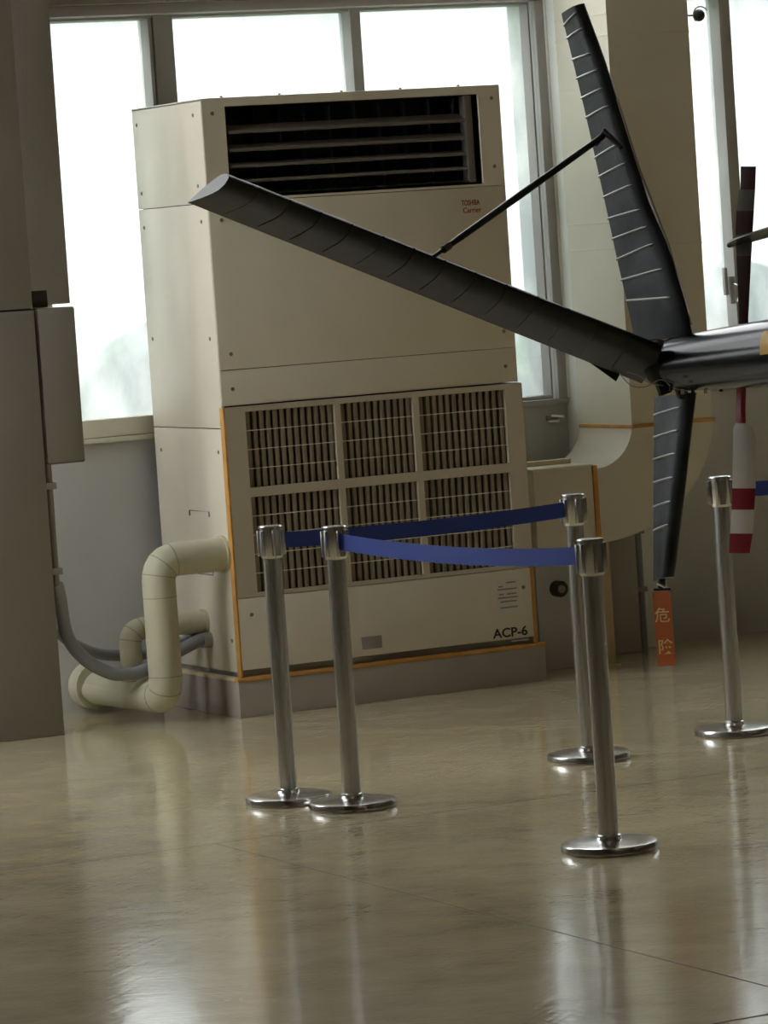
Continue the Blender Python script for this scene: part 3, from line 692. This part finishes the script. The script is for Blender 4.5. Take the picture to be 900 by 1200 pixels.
# horizontal stabiliser: root at the boom end, tip near the camera
def hsec(f):
    uL, vL = 775+(268-775)*f, 405+(207-405)*f; uT, vT = 752+(220-752)*f, 449+(237-449)*f
    t = 12.50 - 1.0*f; te = at(uT, vT, t+0.05); le = at(uL, vL, t-0.12); return te, le
hup = (hsec(1)[0]-hsec(0)[0]).normalized(); mb = MB(); N_ = 40; secs = []
for i in range(N_+1):
    f = i/N_; te, le = hsec(f)
    bulge = 1 + 0.03*math.sin(f*N_*PI/2)
    secs.append(airfoil(te, le, hup, 0.024*bulge)[0])
mb.loft(secs, caps=False)
hs = mb.build('horizontal_stabiliser', m_heli, he, ang=40)
te, le = hsec(1.0); sec, nrm = airfoil(te, le, hup, 0.024)
te2, le2 = hsec(0.985); sec2, _ = airfoil(te2, le2, hup, 0.022)
cc = MB(); mid2 = (te2+le2)/2
cc.loft([sec, [mid2 + (p-mid2)*0.9 for p in sec2]], caps=True); cc.build('tip_cap', m_litskin, hs)  # pale colour stands for the light on the tip end
for i in range(1, 14):
    f = i/14; te, le = hsec(f); _, nrm = airfoil(te, le, hup, 0.024); sg = 1 if nrm.dot(CAM-te) > 0 else -1
    MB().tube([te+(le-te)*x+nrm*sg*(t*0.024+0.0005) for x, t in AIR[1:]] + [le], [0.002]*6+[0.003,0.005], 6).build('rib', m_heli, hs)
# corner tab at the stabiliser root
a, b_, c = at(690,424,12.5), at(722,447,12.5), at(728,436,12.5); d = at(745,420,12.5); off = AF*0.01
MB().loft([[a,b_,c,d],[a+off,b_+off,c+off,d+off]]).build('root_tab', m_heli, hs)
# root fairing and hardware under the boom end
pf = at(772, 425, 12.48)
MB().loft([[pf + (rh*math.sin(t)*math.cos(2*PI*k/16)*0.055 + fh*math.sin(t)*math.sin(2*PI*k/16)*0.06 + Vector((0,0,1))*math.cos(t)*0.075) for k in range(16)] for t in [0.05+PI*i/8*0.97 for i in range(9)]]).build('root_fairing', m_heli, he)
MB().tube([at(768,400,12.5), at(772,440,12.46), at(780,462,12.46)], 0.022, 10).build('fin_spar', m_heli, he)
MB().tube([at(795,445,12.42), at(800,463,12.46)], 0.020, 10).build('fin_bracket', m_heli, he)
for k, (u, v) in enumerate(((786,452),(800,456),(812,457),(827,455),(845,453))):
    MB().tube([at(u, v, 12.36), at(u, v+6, 12.36)], 0.006, 8).build('bolt', m_chan if k % 2 else m_heli, he)
MB().tube(spline([at(726,438,12.45), at(740,452,12.42), at(757,453,12.42), at(775,445,12.42), at(790,455,12.40), at(806,458,12.40)], 6), 0.0018, 6).build('cable', m_chan, he)
MB().tube(spline([at(735,436,12.45), at(748,440,12.42), at(762,449,12.42), at(778,452,12.42)], 6), 0.0016, 6).build('cable', m_chan, he)
# strut from upper fin to stabiliser
sa = at(508, 301, hs_t) if False else hsec((775-508)/507)[1]
sb_ = at(706, 160, 12.44)
L_ = sb_-sa
MB().tube([sa, sa+L_*0.04, sa+L_*0.06, sa+L_*0.10, sa+L_*0.16, sa+L_*0.5, sa+L_*0.93, sb_], [0.006,0.006,0.009,0.009,0.0105,0.0115,0.010,0.010], 12).build('strut', m_heli, he)
MB().tube([sa+L_*0.055, sa+L_*0.09], 0.012, 10).build('strut_collar', m_sub, he)
MB().tube([at(697,170,12.45), at(709,155,12.44), at(728,173,12.40)], [0.008,0.013,0.008], 10).build('strut_fitting', m_black, he)
# yellow marking wrapped on the boom
mb = MB(); rows = []
def boom_r(s): return 0.092 + (0.104-0.092)*(s-0.15)/0.30
for s in (0.535, 0.56, 0.60, 0.65, 0.72):
    r = boom_r(s)+0.0012; row = []
    for a in [math.radians(x) for x in (-2, 6, 14, 22, 30, 38)]:
        row.append(P0 + ND*s + (SB*math.cos(a) + UPV*math.sin(a))*r)
    rows.append(row)
vv = [p for r_ in rows for p in r_]; ff = [(i*6+j, i*6+j+1, (i+1)*6+j+1, (i+1)*6+j) for i in range(4) for j in range(5)]
mb.add(vv, ff); mb.add([p-(SB*0.8+UPV*0.3)*0.001 for p in vv], ff)
ym = mb.build('warning_marking', m_yellow, he)

# tail rotor (vertical blades, striped), on the far side of the boom
hubc = at(872, 418, 12.25) - SB*0.20
MB().tube([at(872,418,12.25), hubc - SB*0.03], 0.03, 14).build('tail_rotor_hub', m_boom, he)
TR = (hubc-CAM).dot(AF)
def blade(name, rows, mis, mats):
    secs = []
    for (v, u0, u1) in rows:
        a = at(u0, v, TR+0.01); b = at(u1, v, TR-0.02); n = (b-a).cross(Vector((0,0,1))).normalized()*0.006; m_ = (a+b)/2
        secs.append([a, m_+n+(b-m_)*0.3, b, m_-n+(b-m_)*0.3])
    return MB().loft(secs, mis=mis).build(name, mats, he)
blade('tail_rotor_blade', [(195,868,886),(222,867.5,885),(222.2,866,885),(247,863,883.5),(247.2,862.8,883.5),(275,862,882),(275.2,862,882),(300,863,880.5),(372,866,877),(410,866,876)], [0,0,1,1,0,0,1,0,0], [m_redshade, m_whiteshade])
blade('tail_rotor_blade', [(425,863,875),(450,863,874.5),(480,862.5,873.5),(496,862,874),(502,859,882),(515,859,886),(572,858,885.5),(572.2,858,885.5),(597,857,884),(597.2,857,884),(625,855.5,882),(625.2,855.5,882),(648,854,878.5)], [0,0,0,1,1,1,1,0,0,1,1,0], [m_red, m_white])

# orange tag hanging from the lower fin
hk = at(776, 690, 12.56)
MB().tube([at(776,678,12.56), at(775,690,12.56)], 0.012, 10).build('tail_skid_fitting', m_heli, he)
MB().tube([at(770,683,12.54), at(779,688,12.54)], 0.006, 8).build('tail_skid_pin', m_chrome, he)
tg = thing('hanging_tag', 'orange fabric warning tag hanging from the tip of the lower fin', 'tag', hk)
MB().tube([at(766,691,12.55), at(786,690,12.55)], 0.004, 8).build('bar', m_black, tg)
TT = 12.55
q = [at(764.5,694,TT), at(785.5,693,TT), at(792,780,TT+.01), at(771,781,TT+.01)]; off = AF*0.002
MB().loft([q, [x+off for x in q]]).build('cloth', m_tag, tg)
xd = (q[1]-q[0]).normalized(); yd = (q[0]-q[3]).normalized()
for ch, (u, v) in (('危', (767.2, 728)), ('険', (771.3, 765))):
    text_mesh(ch, 0.050, 'lettering', m_tagtext, tg, at(u, v, TT)-AF*0.0015, xd, yd, bold=0.0005)

# ------------------------------------------------------------------ warm fill lamps, added out of view
def lamp(x, y, power, size=(1.6, 0.5)):
    row = {-6: 'nearest the windows', -12: 'in the middle row', -18: 'furthest from the windows'}[y]
    col = {-8: 'far left', -2: 'inner left', 4: 'inner right', 10: 'far right'}[x]
    t = thing('fill_lamp', 'added unseen fill lamp %s, %s of its row' % (row, col), 'lamp', (x, y, 6.0), 'added fill lamps')
    MB().box(x-size[0]/2-.05, x+size[0]/2+.05, y-size[1]/2-.05, y+size[1]/2+.05, 6.02, 6.199, 0.01).build('housing', m_lamp, t)
    l = bpy.data.lights.new('fill_light', 'AREA'); l.shape = 'RECTANGLE'; l.size, l.size_y = size; l.energy = power; l.color = (1.0, 0.76, 0.50)
    o = bpy.data.objects.new('fill_light', l); C.objects.link(o); o.parent = t; o.location = (0, 0, 0.0)
for x in (-2, 4, 10):
    for y in (-6, -12, -18): lamp(x, y, FILL*10)
